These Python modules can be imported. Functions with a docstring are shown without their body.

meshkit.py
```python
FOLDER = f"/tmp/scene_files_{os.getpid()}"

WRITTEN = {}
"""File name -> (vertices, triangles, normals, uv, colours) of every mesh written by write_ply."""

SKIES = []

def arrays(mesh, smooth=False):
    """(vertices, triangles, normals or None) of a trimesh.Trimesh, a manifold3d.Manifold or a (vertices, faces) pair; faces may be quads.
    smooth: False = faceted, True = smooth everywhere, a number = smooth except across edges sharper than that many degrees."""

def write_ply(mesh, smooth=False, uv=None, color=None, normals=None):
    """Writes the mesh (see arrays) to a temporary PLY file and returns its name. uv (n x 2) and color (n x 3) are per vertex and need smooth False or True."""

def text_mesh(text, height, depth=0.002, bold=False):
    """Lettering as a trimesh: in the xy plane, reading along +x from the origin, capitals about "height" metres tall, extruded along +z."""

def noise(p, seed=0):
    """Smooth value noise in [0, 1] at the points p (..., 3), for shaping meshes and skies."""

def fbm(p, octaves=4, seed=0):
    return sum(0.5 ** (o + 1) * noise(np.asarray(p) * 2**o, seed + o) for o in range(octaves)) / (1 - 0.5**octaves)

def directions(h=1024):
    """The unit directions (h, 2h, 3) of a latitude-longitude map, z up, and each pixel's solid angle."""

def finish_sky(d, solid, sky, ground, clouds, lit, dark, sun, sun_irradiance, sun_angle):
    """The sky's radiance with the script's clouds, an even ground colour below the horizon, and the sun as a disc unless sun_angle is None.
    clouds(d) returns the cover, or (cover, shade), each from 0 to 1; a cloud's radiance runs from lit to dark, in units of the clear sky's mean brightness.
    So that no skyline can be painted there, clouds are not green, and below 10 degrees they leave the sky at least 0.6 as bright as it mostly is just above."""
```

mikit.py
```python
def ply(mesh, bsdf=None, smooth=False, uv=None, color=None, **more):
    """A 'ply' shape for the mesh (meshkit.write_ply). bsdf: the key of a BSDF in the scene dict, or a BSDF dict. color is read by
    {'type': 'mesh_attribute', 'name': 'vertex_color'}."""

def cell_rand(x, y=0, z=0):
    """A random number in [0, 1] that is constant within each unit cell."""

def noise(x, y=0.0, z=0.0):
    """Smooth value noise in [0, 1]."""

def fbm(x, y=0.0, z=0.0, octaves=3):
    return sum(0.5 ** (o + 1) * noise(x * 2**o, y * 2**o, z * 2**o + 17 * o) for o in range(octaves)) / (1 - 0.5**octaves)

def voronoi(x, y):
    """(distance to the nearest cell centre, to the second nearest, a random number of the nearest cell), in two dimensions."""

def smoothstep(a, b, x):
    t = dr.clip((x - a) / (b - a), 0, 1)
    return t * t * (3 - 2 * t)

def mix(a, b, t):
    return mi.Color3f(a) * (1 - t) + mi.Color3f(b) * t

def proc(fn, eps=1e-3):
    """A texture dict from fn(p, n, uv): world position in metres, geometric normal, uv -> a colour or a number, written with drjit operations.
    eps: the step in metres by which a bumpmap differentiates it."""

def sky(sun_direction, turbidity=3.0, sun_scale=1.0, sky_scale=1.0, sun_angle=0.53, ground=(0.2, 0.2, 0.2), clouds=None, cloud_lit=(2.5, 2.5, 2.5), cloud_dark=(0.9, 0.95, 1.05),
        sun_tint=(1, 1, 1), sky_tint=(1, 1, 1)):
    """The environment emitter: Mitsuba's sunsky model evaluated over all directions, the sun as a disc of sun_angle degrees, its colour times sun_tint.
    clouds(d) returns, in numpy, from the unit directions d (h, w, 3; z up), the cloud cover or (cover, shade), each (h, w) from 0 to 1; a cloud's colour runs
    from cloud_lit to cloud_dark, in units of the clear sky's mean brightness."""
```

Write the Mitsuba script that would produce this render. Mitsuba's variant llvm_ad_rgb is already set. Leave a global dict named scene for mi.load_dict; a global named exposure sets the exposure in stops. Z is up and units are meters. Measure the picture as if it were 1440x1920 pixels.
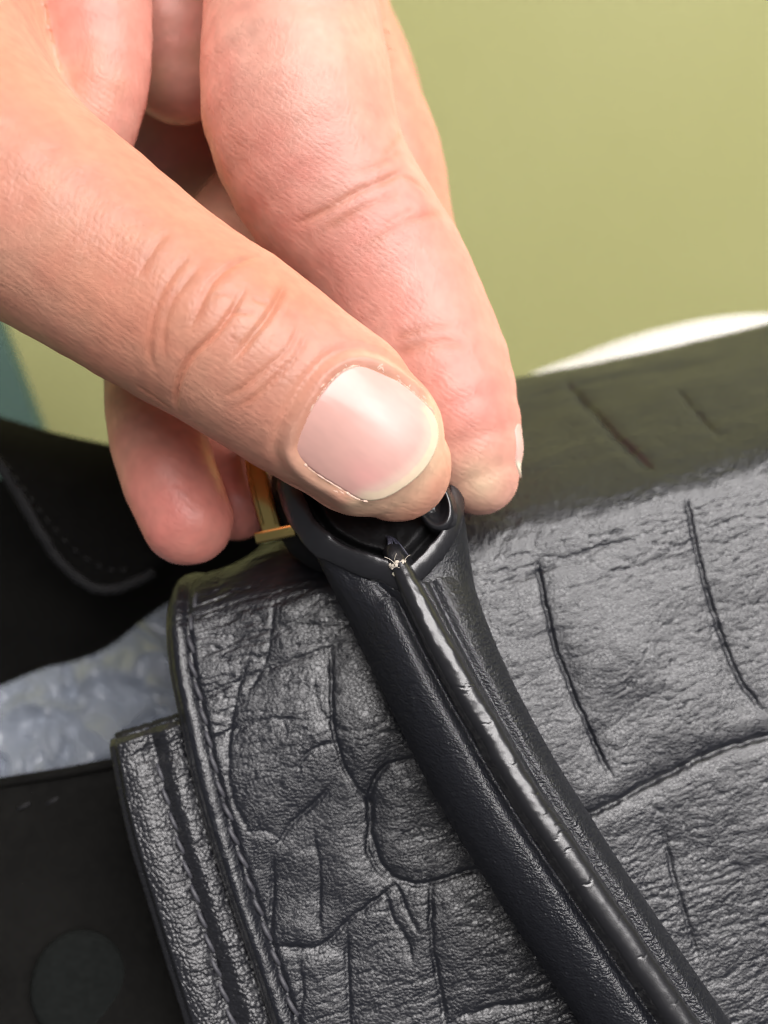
import math
import numpy as np, trimesh, mitsuba as mi, drjit as dr
import mikit, meshkit
from mikit import proc
from scipy.interpolate import CubicSpline, PchipInterpolator
from scipy.spatial import cKDTree

scene, labels = {}, {}
rng = np.random.default_rng(7)

# ------------------------------------------------------------------ camera, light, exposure
# Model frame: millimetres, x right, y up, z towards the lens; it is turned rigidly into the world.
PITCH = math.radians(25.0)
CAM = np.array([0.0, 0.0, 0.42])
RX, RY, RZ = np.array([1.0, 0, 0]), np.array([0, math.sin(PITCH), math.cos(PITCH)]), np.array([0, -math.cos(PITCH), math.sin(PITCH)])
ROT = np.stack([RX, RY, RZ], 1)
FPX = 1800.0


def world(v):
    return np.asarray(v, float) @ ROT.T * 0.001 + CAM


T = mi.ScalarTransform4f
scene['camera'] = {'type': 'thinlens', 'fov': math.degrees(2 * math.atan(720 / FPX)), 'fov_axis': 'x', 'aperture_radius': 0.0011, 'focus_distance': 0.110,
                   'near_clip': 0.01, 'far_clip': 20.0,
                   'to_world': T().look_at(origin=CAM.tolist(), target=(CAM - RZ).tolist(), up=RY.tolist())}
exposure = 0.0


def area_light(key, pos, target, w, h, rgb):
    p, t = world(pos), world(target)
    scene[key] = {'type': 'rectangle', 'to_world': T().look_at(origin=p.tolist(), target=t.tolist(), up=[0, 0.3, 1]) @ T().scale([w / 2, h / 2, 1]),
                  'emitter': {'type': 'area', 'radiance': {'type': 'rgb', 'value': list(rgb)}}, 'bsdf': {'type': 'diffuse', 'reflectance': {'type': 'rgb', 'value': [0.1] * 3}}}


area_light('window_light', (360, 480, 690), (0, 0, -120), 1.02, 0.95, (8.1, 7.8, 7.7))
labels['window_light'] = {'label': 'large bright window pane above and behind the camera', 'category': 'window light'}
scene['ambient'] = {'type': 'constant', 'radiance': {'type': 'rgb', 'value': [0.115, 0.115, 0.125]}}


# ------------------------------------------------------------------ helpers
def U(px, py, d):
    px, py, d = np.broadcast_arrays(np.asarray(px, float), np.asarray(py, float), np.asarray(d, float))
    return np.stack([(px - 720) / FPX * d, -(py - 960) / FPX * d, -d], -1)


def UL(rows):
    r = np.asarray(rows, float)
    return U(r[:, 0], r[:, 1], r[:, 2])


def unit(v):
    v = np.asarray(v, float)
    return v / np.maximum(np.linalg.norm(v, axis=-1, keepdims=True), 1e-12)


def add(key, mesh, bsdf, smooth=True, label=None, cat=None, group=None, kind=None, color=None, uv=None):
    if hasattr(mesh, 'vertices'):
        v, f = np.array(mesh.vertices), np.array(mesh.faces)
    else:
        v, f = np.asarray(mesh[0], float), np.asarray(mesh[1], int)
    scene[key] = mikit.ply((world(v), f), bsdf, smooth=smooth, color=color, uv=uv)
    tag(key, label, cat, group, kind)
    return key


def tag(key, label=None, cat=None, group=None, kind=None):
    d = {k: x for k, x in (('label', label), ('category', cat), ('group', group), ('kind', kind)) if x}
    if d:
        labels[key] = d


def num(key, i):
    return key if i == 0 else f'{key}_{i:03d}'


def grid_faces(nu, nv, wrap_u=False, wrap_v=False):
    i, j = np.meshgrid(np.arange(nu - (not wrap_u)), np.arange(nv - (not wrap_v)), indexing='ij')
    i, j, i2, j2 = i.ravel(), j.ravel(), (i.ravel() + 1) % nu, (j.ravel() + 1) % nv
    a, b, c, d = i * nv + j, i2 * nv + j, i2 * nv + j2, i * nv + j2
    return np.vstack([np.stack([a, b, c], 1), np.stack([a, c, d], 1)])


def spline(pts, n=None, step=None, closed=False):
    p = np.asarray(pts, float)
    if closed:
        p = np.vstack([p, p[:1]])
    L = np.concatenate([[0], np.cumsum(np.linalg.norm(np.diff(p[:, :3], axis=0), axis=1))])
    cs = CubicSpline(L, p, bc_type='periodic' if closed else 'natural')
    n = n or max(2, int(L[-1] / step) + 1)
    t = np.linspace(0, L[-1], n, endpoint=not closed)
    return cs(t)


def frames(path, ref, closed=False):
    """Tangents, and two normals: the first as close to ref as it can be."""
    if closed:
        t = unit(np.roll(path, -1, 0) - np.roll(path, 1, 0))
    else:
        t = unit(np.gradient(path, axis=0))
    ref = np.broadcast_to(ref, path.shape)
    n = unit(ref - (ref * t).sum(1, keepdims=True) * t)
    return t, n, np.cross(t, n)


def sweep(path, radius, ref=(0, 0, 1), sides=16, closed=False, caps=True, flat=(1, 1)):
    path = np.asarray(path, float)
    t, n, b = frames(path, np.asarray(ref, float), closed)
    ang = np.arange(sides) * 2 * np.pi / sides
    r = np.broadcast_to(radius, (len(path),))[:, None, None]
    v = path[:, None] + r * (flat[0] * np.cos(ang)[None, :, None] * n[:, None] + flat[1] * np.sin(ang)[None, :, None] * b[:, None])
    f = grid_faces(len(path), sides, closed, True)
    v = v.reshape(-1, 3)
    if caps and not closed:
        k = len(v)
        v = np.vstack([v, path[:1], path[-1:]])
        i = np.arange(sides)
        j = (i + 1) % sides
        e = (len(path) - 1) * sides
        f = np.vstack([f, np.stack([i * 0 + k, i, j], 1), np.stack([i * 0 + k + 1, e + j, e + i], 1)])
    return trimesh.Trimesh(v, f[:, ::-1], process=False)


def capsule_stitch(p0, p1, r, up, lift=0.0):
    """One stitch: a short thread that dives into the leather at both ends."""
    s = np.linspace(0, 1, 9)[:, None]
    path = p0 * (1 - s) + p1 * s + np.asarray(up) * (np.sin(np.pi * s) * 0.9 - 0.55) * r + np.asarray(up) * lift
    rad = r * (0.35 + 0.65 * np.sin(np.pi * np.linspace(0.08, 0.92, 9)) ** 0.5)
    return sweep(path, rad, up, 8)


def seg_dist(q, line):
    """Distance of the points q to a densified polyline (KD-tree) and the arc position."""
    d, i = cKDTree(line).query(q)
    return d, i / max(len(line) - 1, 1)


def sm(a, b, x):
    t = np.clip((x - a) / (b - a), 0, 1)
    return t * t * (3 - 2 * t)


def cells(x, y, seed):
    """F1 and F2 of a jittered cellular pattern."""
    r = np.random.default_rng(seed)
    x0, x1, y0, y1 = x.min() - 2, x.max() + 2, y.min() - 2, y.max() + 2
    gx, gy = np.meshgrid(np.arange(x0, x1), np.arange(y0, y1), indexing='ij')
    pts = np.stack([gx.ravel(), gy.ravel()], 1) + r.uniform(-0.48, 0.48, (gx.size, 2))
    d, i = cKDTree(pts).query(np.stack([x.ravel(), y.ravel()], 1), k=2, workers=-1)
    return d[:, 0].reshape(x.shape), d[:, 1].reshape(x.shape), r.random(len(pts))[i[:, 0]].reshape(x.shape)


def nz(x, y, z=0.0, oct=4, seed=0):
    x, y, z = np.broadcast_arrays(x, y, z)
    return meshkit.fbm(np.stack([x, y, z], -1), oct, seed) - 0.5


# ------------------------------------------------------------------ materials
def rgb(*c):
    return {'type': 'rgb', 'value': list(c)}


def bump(tex, scale, inner):
    return {'type': 'bumpmap', 'texture': tex, 'scale': scale, 'bsdf': inner}


def two(b):
    return {'type': 'twosided', 'bsdf': b}


def skin_bump(p, n, uv):
    q = p * 1000.0
    fine = mikit.noise(q.x * 2.6, q.y * 2.6, q.z * 2.6) + 0.6 * mikit.noise(q.x * 5.3 + 9, q.y * 5.3, q.z * 5.3)
    a = q.x * 0.55 + q.z * 0.83
    b = q.x * 0.83 - q.z * 0.55
    w = mikit.noise(q.x * 0.9, q.y * 0.9, q.z * 0.9) * 2.6
    lines = dr.abs(dr.sin(a * 4.6 + w)) + dr.abs(dr.sin(b * 4.4 + a * 1.2 - w))
    return fine * 0.5 + lines * 0.22


scene['skin'] = two(bump(proc(skin_bump, 4e-5), 6.5e-5, {'type': 'principled', 'base_color': {'type': 'mesh_attribute', 'name': 'vertex_color'},
                'roughness': 0.43, 'specular': 0.45, 'flatness': 0.6, 'sheen': 0.15, 'sheen_tint': 0.5}))
scene['nail_plate'] = two({'type': 'principled', 'base_color': {'type': 'mesh_attribute', 'name': 'vertex_color'}, 'roughness': 0.27, 'specular': 0.55, 'clearcoat': 0.2, 'clearcoat_gloss': 0.8, 'flatness': 0.5})
scene['cuticle_skin'] = two({'type': 'principled', 'base_color': rgb(0.72, 0.50, 0.39), 'roughness': 0.6, 'flatness': 0.4})
scene['hair_dark'] = two({'type': 'principled', 'base_color': rgb(0.06, 0.035, 0.02), 'roughness': 0.4})


def leather_bump(p, n, uv):
    q = p * 1000.0
    return mikit.noise(q.x * 5.1, q.y * 5.1, q.z * 5.1) + 0.6 * mikit.noise(q.x * 11.0, q.y * 11.0, q.z * 11.0 + 3)


def panel_grain(uv):
    x, y = uv.x, uv.y
    wx = mikit.noise(x * 0.7, y * 0.7, 3.0) * 1.4
    wy = mikit.noise(x * 0.8, y * 0.8, 9.0) * 1.4
    return mikit.voronoi(x * 1.75 + wx, y * 2.35 + wy)


def panel_bump(p, n, uv):
    a1, a2, r = panel_grain(uv)
    return (1.0 - a1 * a1 * 0.9) * (0.5 + 0.4 * r) + 0.55 * mikit.smoothstep(0.0, 0.28, a2 - a1) + 0.30 * mikit.noise(uv.x * 6.5, uv.y * 6.5, 1.0)


def panel_rough(p, n, uv):
    a1, a2, r = panel_grain(uv)
    return 0.47 - 0.19 * mikit.smoothstep(0.02, 0.25, a2 - a1) + 0.06 * (mikit.noise(uv.x * 0.3, uv.y * 0.3, 2.0) - 0.5) - 0.04 * r


def leather(col, rough, bscale, spec=0.5, coat=0.0):
    return two(bump(proc(leather_bump, 3e-5), bscale, {'type': 'principled', 'base_color': rgb(*col), 'roughness': rough, 'specular': spec, 'clearcoat': coat, 'clearcoat_gloss': 0.8}))


scene['panel_leather'] = two(bump(proc(panel_bump, 3e-5), 3.2e-5, {'type': 'principled', 'base_color': rgb(0.008, 0.0088, 0.0125), 'roughness': proc(panel_rough), 'eta': 1.68}))
scene['strip_leather'] = leather((0.010, 0.0105, 0.0135), 0.36, 2.5e-5, 0.95)
scene['handle_leather'] = leather((0.009, 0.0098, 0.0135), 0.36, 9.0e-5, 0.75)
scene['dry_leather'] = leather((0.010, 0.010, 0.011), 0.62, 6e-5, 0.35)
scene['edge_paint'] = two({'type': 'principled', 'base_color': rgb(0.012, 0.012, 0.014), 'roughness': 0.28, 'eta': 1.75, 'clearcoat': 0.25, 'clearcoat_gloss': 0.85})
scene['suede'] = two({'type': 'principled', 'base_color': {**proc(lambda p, n, uv: mikit.mix((0.003, 0.003, 0.003), (0.012, 0.0115, 0.0105), 0.5 * mikit.fbm(p.x * 1300, p.y * 1300, p.z * 1300) + 0.5 * mikit.fbm(p.x * 160, p.y * 160, p.z * 160)))}, 'roughness': 0.9, 'specular': 0.1, 'sheen': 0.08})
scene['snap_suede'] = two({'type': 'principled', 'base_color': {**proc(lambda p, n, uv: mikit.mix((0.005, 0.006, 0.0055), (0.011, 0.0125, 0.012), mikit.fbm(p.x * 1500, p.y * 1500, p.z * 1500)))}, 'roughness': 0.9, 'specular': 0.12})
scene['thread'] = two({'type': 'principled', 'base_color': rgb(0.055, 0.055, 0.064), 'roughness': 0.45, 'specular': 0.5})
scene['thread_dark'] = two({'type': 'principled', 'base_color': rgb(0.012, 0.012, 0.013), 'roughness': 0.6, 'specular': 0.3})
scene['thread_blue'] = two({'type': 'principled', 'base_color': rgb(0.06, 0.06, 0.085), 'roughness': 0.45})
scene['fray'] = two({'type': 'principled', 'base_color': rgb(0.52, 0.46, 0.38), 'roughness': 0.9})
scene['gold'] = two({'type': 'principled', 'base_color': rgb(0.86, 0.64, 0.22), 'metallic': 1.0, 'roughness': 0.10})
scene['film'] = two({'type': 'principled', 'base_color': rgb(0.27, 0.30, 0.35), 'roughness': 0.24, 'specular': 0.7, 'clearcoat': 0.6, 'clearcoat_gloss': 0.8})
scene['green_paint'] = two({'type': 'principled', 'base_color': proc(lambda p, n, uv: mikit.mix((0.440, 0.435, 0.175), (0.470, 0.465, 0.205), mikit.fbm(p.x * 9, p.y * 9, p.z * 9))), 'roughness': 0.55, 'specular': 0.3})
scene['teal_paint'] = two({'type': 'principled', 'base_color': rgb(0.07, 0.13, 0.105), 'roughness': 0.5})
scene['white_paint'] = two({'type': 'principled', 'base_color': rgb(0.74, 0.72, 0.70), 'roughness': 0.5})

# ------------------------------------------------------------------ setting: green wall, teal board, white rim
def box(cx, cy, cz, sx, sy, sz, r=None):
    m = trimesh.creation.box((sx, sy, sz))
    m.apply_translation((cx, cy, cz))
    return m


wall_y = 0.46
wv = np.array([[-2.2, wall_y, -0.6], [2.2, wall_y, -0.6], [2.2, wall_y, 1.6], [-2.2, wall_y, 1.6]])
scene['wall'] = mikit.ply((np.vstack([wv, wv + [0, 0.1, 0]]), np.array([[0, 1, 2], [0, 2, 3], [5, 4, 7], [5, 7, 6], [3, 2, 6], [3, 6, 7], [0, 4, 5], [0, 5, 1]])), 'green_paint')
tag('wall', 'plain yellowish green wall behind the bag and the hand', None, None, 'structure')

# teal board, blurred at the left edge
tp = UL([(-420, 420, 330), (-20, 560, 330), (150, 1000, 330), (-420, 1000, 330)])
tb = tp + np.array([0, 0, -8.0])
tv = np.vstack([tp, tb])
add('teal_board', (tv, np.array([[0, 3, 2], [0, 2, 1], [4, 5, 6], [4, 6, 7], [0, 1, 5], [0, 5, 4], [1, 2, 6], [1, 6, 5], [2, 3, 7], [2, 7, 6], [3, 0, 4], [3, 4, 7]])), 'teal_paint', smooth=False,
    label='dark teal board with a slanting edge, blurred at the left behind the hand', cat='board')

# white rounded object that peeps over the bag's top
wc = spline([(930, 765), (985, 708), (1050, 680), (1150, 642), (1250, 613), (1340, 595), (1440, 588), (1600, 605), (1800, 685)], n=60)
low = wc + np.array([30, 190])
prof = np.linspace(0, 1, 14)
wpts = []
for s in prof:
    q = wc * (1 - s) + low * s
    wpts.append(U(q[:, 0], q[:, 1], 235 - 10 * math.sin(math.pi * min(1, s * 1.3)) ** 0.6 if s < 0.77 else 235.0))
for s in prof[::-1]:
    q = wc * (1 - s) + low * s
    wpts.append(U(q[:, 0], q[:, 1], 235) + np.array([0, 0, -10 * math.sin(math.pi * s) ** 0.5 - 2]))
wpts = np.array(wpts)
add('white_tray', (wpts.reshape(-1, 3), grid_faces(len(wpts), 60, True, False)), 'white_paint', label='white curved rim of a tray standing behind the bag top', cat='tray')

# ------------------------------------------------------------------ handbag: front panel
NB = unit(np.array([0.05, 0.15, 0.98]))
PB = U(1000, 1450, 126.0)


def on_plane(px, py, off=0.0, n=NB, p0=PB):
    """Where the lines of sight meet the bag's front plane, moved off mm along its normal."""
    r = U(px, py, 1.0)
    return r * (((p0 + n * off) @ n) / (r @ n))[..., None]


FO = on_plane(np.array(870.0), np.array(1058.0))
E1 = unit(on_plane(np.array(1440.0), np.array(908.0)) - FO)
E2 = np.cross(NB, E1)


def ab(px, py, off=0.0):
    q = on_plane(np.asarray(px, float), np.asarray(py, float), off) - FO
    return np.stack([q @ E1, q @ E2], -1)


def abl(rows, off=0.0):
    r = np.asarray(rows, float)
    return ab(r[:, 0], r[:, 1], off)


EDGE = abl([(352, 1040), (335, 1072), (319, 1105), (311, 1160), (311, 1210), (322, 1280), (337, 1345), (360, 1450), (390, 1560), (428, 1680), (470, 1800), (510, 1920), (552, 2040)])
EDGE = EDGE[np.argsort(EDGE[:, 1])]
edge_a = PchipInterpolator(EDGE[:, 1], EDGE[:, 0], extrapolate=True)


def aleft(b):
    b = np.asarray(b, float)
    return edge_a(np.clip(b, EDGE[0, 1], EDGE[-1, 1])) + np.clip(b - EDGE[-1, 1], 0, None) * 0.35


HA, HB = 0.19, 0.19
AR = 84.0
nb_ = int(88 / HB)
bl = np.concatenate([np.linspace(-88, 0, nb_), np.linspace(0, 1.28, 190)[1:]])      # millimetres below the fold, then fractions of the roll length
nA = 640
uu = np.linspace(0, 1, nA)
Bm = np.repeat(np.where(bl < 0, bl, 0)[:, None], nA, 1)
Tm = np.repeat(np.where(bl > 0, bl, 0)[:, None], nA, 1)
al0 = aleft(Bm + Tm * 9.0)
Am = al0 + uu[None] * (AR - al0)
wlong = sm(-34, 0, Am)
Lr = 20.0 + (70 - 5.0 * sm(8, 70, Am) - 20.0) * wlong
Sarc = Bm + Tm * Lr                                                               # arc length across the fold
th_long = np.radians(np.interp(Tm, [0, 0.03, 0.085, 0.20, 0.80, 1.0, 1.28], [0, 16, 44, 53, 62, 92, 150]))
th_short = np.radians(np.interp(Tm, [0, 0.15, 0.6, 1.0, 1.28], [0, 16, 62, 96, 130]))
theta = th_long * wlong + th_short * (1 - wlong)
from scipy.ndimage import gaussian_filter1d
theta = gaussian_filter1d(theta, 3, axis=0) + np.radians(9) * sm(-17, -2, Sarc) * (1 - wlong)
ds = np.diff(Sarc, axis=0, prepend=Sarc[:1] - HB)
Y = np.cumsum(np.cos(theta) * ds, 0)
Z = np.cumsum(-np.sin(theta) * ds, 0)
k0 = nb_ - 1
Y += (Sarc[0] - Y[0])[None]
Z -= Z[0][None]

# relief, in the leather's own coordinates (a along the fold, s across it)
aa, ss = Am, Sarc
q2 = np.stack([aa.ravel(), ss.ravel()], 1)
H = np.zeros(aa.shape)
wx, wy = nz(aa / 4, ss / 4, 0, 3, 11) * 2.4, nz(aa / 4, ss / 4, 5, 3, 12) * 2.4
H += 1.7 * nz(aa / 17, ss / 17, 0, 2, 3) + 0.26 * nz(aa / 5, ss / 4, 0, 3, 4)
wid = ss + wy * 0.35
# pebble grain, three sizes, stronger to the upper right
f1, f2, c = cells(aa / 1.25 + wx * 0.15, ss / 0.70 + wy * 0.2, 21)
peb = (1 - 1.7 * f1 ** 2) * (0.75 + 0.5 * c)
g1, g2, gc = cells(aa / 0.55 + wx * 0.3, ss / 0.42 + wy * 0.3, 22)
gr = (1 - 1.7 * g1 ** 2) * (0.6 + 0.8 * gc)
mod = 0.35 + 0.65 * sm(-0.10, 0.16, nz(aa / 11, ss / 9, 2, 3, 31) + 0.004 * (aa - 2))
H += 0.048 * peb * mod
# wrinkles that run along the fold: ridged noise, long in a
rw = 1 - np.abs(2 * nz(aa / 7.5 + wx * 0.2, ss / 1.25 + wy * 0.45, 0, 3, 41)) * 2
rw2 = 1 - np.abs(2 * nz(aa / 3.0 + wx * 0.3, ss / 0.55 + wy * 0.35, 3, 3, 42)) * 2
wl = sm(0.66, 0.98, rw)
wf = sm(0.60, 0.98, rw2)
wmask = 0.30 + 0.9 * sm(-14, -3, ss) * sm(12, 2, ss) + 0.9 * sm(-20, -34, aa) * sm(-24, -12, ss) + 0.55 * sm(-36, -52, ss)
wmask = wmask + 0.9 * sm(8, 16, ss)
H += (0.9 * nz(aa / 45, ss / 7.0, 3, 2, 43) + 0.35 * nz(aa / 14, ss / 2.6, 5, 3, 44)) * sm(4, 14, ss)
H -= 0.075 * wl * wmask
H -= 0.025 * wf * (0.35 + 0.9 * sm(-30, -50, ss) + 0.5 * sm(-12, -2, ss))
# small cracks between grain fields
h1, h2, hc = cells(aa / 4.6 + wx * 0.45, ss / 2.7 + wy * 0.45, 23)
H -= 0.05 * sm(0.10, 0.0, h2 - h1) * mod

# embossed scale lines of the front, as they run on this hide: (depth, width, points)
CREASE = [
    (0.62, 0.34, [(1010, 1055), (1022, 1130), (1047, 1225), (1080, 1310), (1112, 1382), (1148, 1458)]),
    (0.50, 0.38, [(1286, 930), (1305, 1020), (1330, 1110), (1360, 1200), (1398, 1285), (1440, 1340)]),
    (0.70, 0.50, [(1040, 1546), (1095, 1532), (1180, 1492), (1260, 1452), (1340, 1412), (1440, 1382), (1520, 1350)]),
    (0.34, 0.40, [(1243, 1540), (1258, 1610), (1278, 1690), (1312, 1800)]),
    (0.85, 0.75, [(1062, 722), (1098, 752), (1132, 790), (1180, 838), (1222, 876)]),
    (0.5, 0.7, [(1270, 738), (1305, 772), (1345, 815)]),
    (0.45, 0.8, [(975, 752), (1100, 720), (1250, 690), (1440, 655)]),
    (0.48, 0.36, [(618, 1210), (622, 1300), (627, 1375), (640, 1425), (668, 1478), (698, 1520), (690, 1570), (702, 1622), (738, 1658), (768, 1722), (784, 1750)]),
    (0.60, 0.42, [(782, 1425), (722, 1438), (697, 1478), (693, 1540), (708, 1606), (758, 1656), (830, 1652), (905, 1628)]),
    (0.55, 0.42, [(500, 1776), (560, 1782), (610, 1772), (650, 1732), (690, 1702), (748, 1658)]),
    (0.55, 0.45, [(812, 1648), (808, 1720), (815, 1800), (836, 1920)]),
    (0.55, 0.42, [(650, 1752), (652, 1830), (656, 1930)]),
    (0.34, 0.42, [(470, 1230), (445, 1290), (432, 1370), (428, 1450), (445, 1520), (470, 1562)]),
    (0.30, 0.40, [(516, 1130), (505, 1180), (500, 1230), (462, 1300)]),
    (0.50, 0.42, [(512, 1600), (510, 1680), (508, 1770)]),
    (0.42, 0.40, [(520, 1590), (546, 1545), (590, 1508), (628, 1462)]),
    (0.30, 0.32, [(470, 1562), (500, 1560), (518, 1572)]),
    (0.40, 0.45, [(850, 1915), (930, 1890), (1010, 1880), (1050, 1868)]),
    (0.30, 0.42, [(360, 1318), (430, 1285), (480, 1262), (560, 1235), (640, 1205)]),
    (0.22, 0.30, [(590, 1270), (600, 1330), (652, 1375)]),
    (0.30, 0.32, [(372, 1395), (430, 1372), (500, 1350), (580, 1352)]),
    (0.26, 0.32, [(360, 1240), (430, 1210), (520, 1180), (610, 1172)]),
    (0.30, 0.34, [(552, 1440), (600, 1400), (640, 1392)]),
    (0.34, 0.36, [(585, 1560), (600, 1640), (598, 1720), (600, 1765)]),
    (0.40, 0.36, [(722, 1672), (735, 1720), (760, 1760), (772, 1812)]),
    (0.34, 0.36, [(560, 1800), (566, 1860), (560, 1925)]),
    (0.22, 0.35, [(920, 1100), (990, 1080), (1080, 1040), (1200, 1010)]),
]
S0 = FO + Am[..., None] * E1 + Y[..., None] * E2 + Z[..., None] * NB
ok_ = (Tm < 0.98) & (Sarc > -30)
PXs = np.stack([720 + S0[..., 0] / -S0[..., 2] * FPX, 960 - S0[..., 1] / -S0[..., 2] * FPX], -1)
s_tree, s_ab = cKDTree(PXs[ok_]), np.stack([Am[ok_], Sarc[ok_]], 1)
for dep, wd, pts in CREASE:
    p = abl(pts)
    if np.mean(p[:, 0]) < 2:
        dep, wd = dep * 0.85, wd * 1.0
    up = p[:, 1] > -8                                  # near and beyond the fold: take the place on the rolled surface itself
    if up.any():
        p[up] = s_ab[s_tree.query(np.asarray(pts, float)[up])[1]]
    p = spline(p, step=0.12)
    n_ = len(p)
    p = p + np.stack([nz(p[:, 0] / 1.3, p[:, 1] / 1.3, 0, 3, 51), nz(p[:, 0] / 1.3, p[:, 1] / 1.3, 9, 3, 52)], 1) * 0.40
    tap = np.minimum(1, np.minimum(np.arange(n_), np.arange(n_)[::-1]) * 0.12 / 3.0 + 0.25)
    tap = tap * (0.8 + 0.8 * (nz(p[:, 0] / 2, p[:, 1] / 2, 4, 2, 53) + 0.25))
    near = (np.abs(q2[:, 0] - p[:, 0].mean()) < np.ptp(p[:, 0]) / 2 + 4) & (np.abs(q2[:, 1] - p[:, 1].mean()) < np.ptp(p[:, 1]) / 2 + 4)
    d, i = cKDTree(p).query(q2[near], distance_upper_bound=4.0)
    ok = np.isfinite(d)
    i = np.where(ok, i, 0)
    d = np.where(ok, d, 9.0)
    h = np.zeros(len(q2))
    h[near] = tap[i] * (-0.62 * dep * np.exp(-(d / (0.75 * wd)) ** 2) - 0.40 * dep * np.exp(-(d / 1.6) ** 2))
    H += h.reshape(aa.shape)

# the border: turned edge, raised welt, stitching groove
e = (Am - al0) * 0.93
H *= 0.15 + 0.85 * sm(0.3, 3.4, e)
H += 0.42 * np.exp(-((e - 1.35) / 0.75) ** 2) - 0.42 * np.exp(-((e - 2.75) / 0.40) ** 2) - 1.0 * sm(0.75, 0.0, e)
wr = nz(aa / 1.3, ss / 0.9, 0, 3, 61)
H += 0.22 * wr * sm(3.2, 0.4, e) * sm(0.1, 0.6, e)

nrm = np.cos(theta)[..., None] * NB + np.sin(theta)[..., None] * E2
P = FO + Am[..., None] * E1 + Y[..., None] * E2 + Z[..., None] * NB + H[..., None] * nrm
add('handbag__front_panel', (P.reshape(-1, 3), grid_faces(P.shape[0], nA)), 'panel_leather', uv=np.stack([Am.ravel(), Sarc.ravel()], 1), label='black embossed leather front with scale lines')
labels['handbag'] = {'label': 'black scale-embossed leather handbag with rolled handle and open left side', 'category': 'handbag'}


def panel_at(a, b, off=0.0):
    """A point above the flat of the front panel."""
    a, b = np.broadcast_arrays(np.asarray(a, float), np.asarray(b, float))
    return FO + a[..., None] * E1 + b[..., None] * E2 + off * NB


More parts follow.
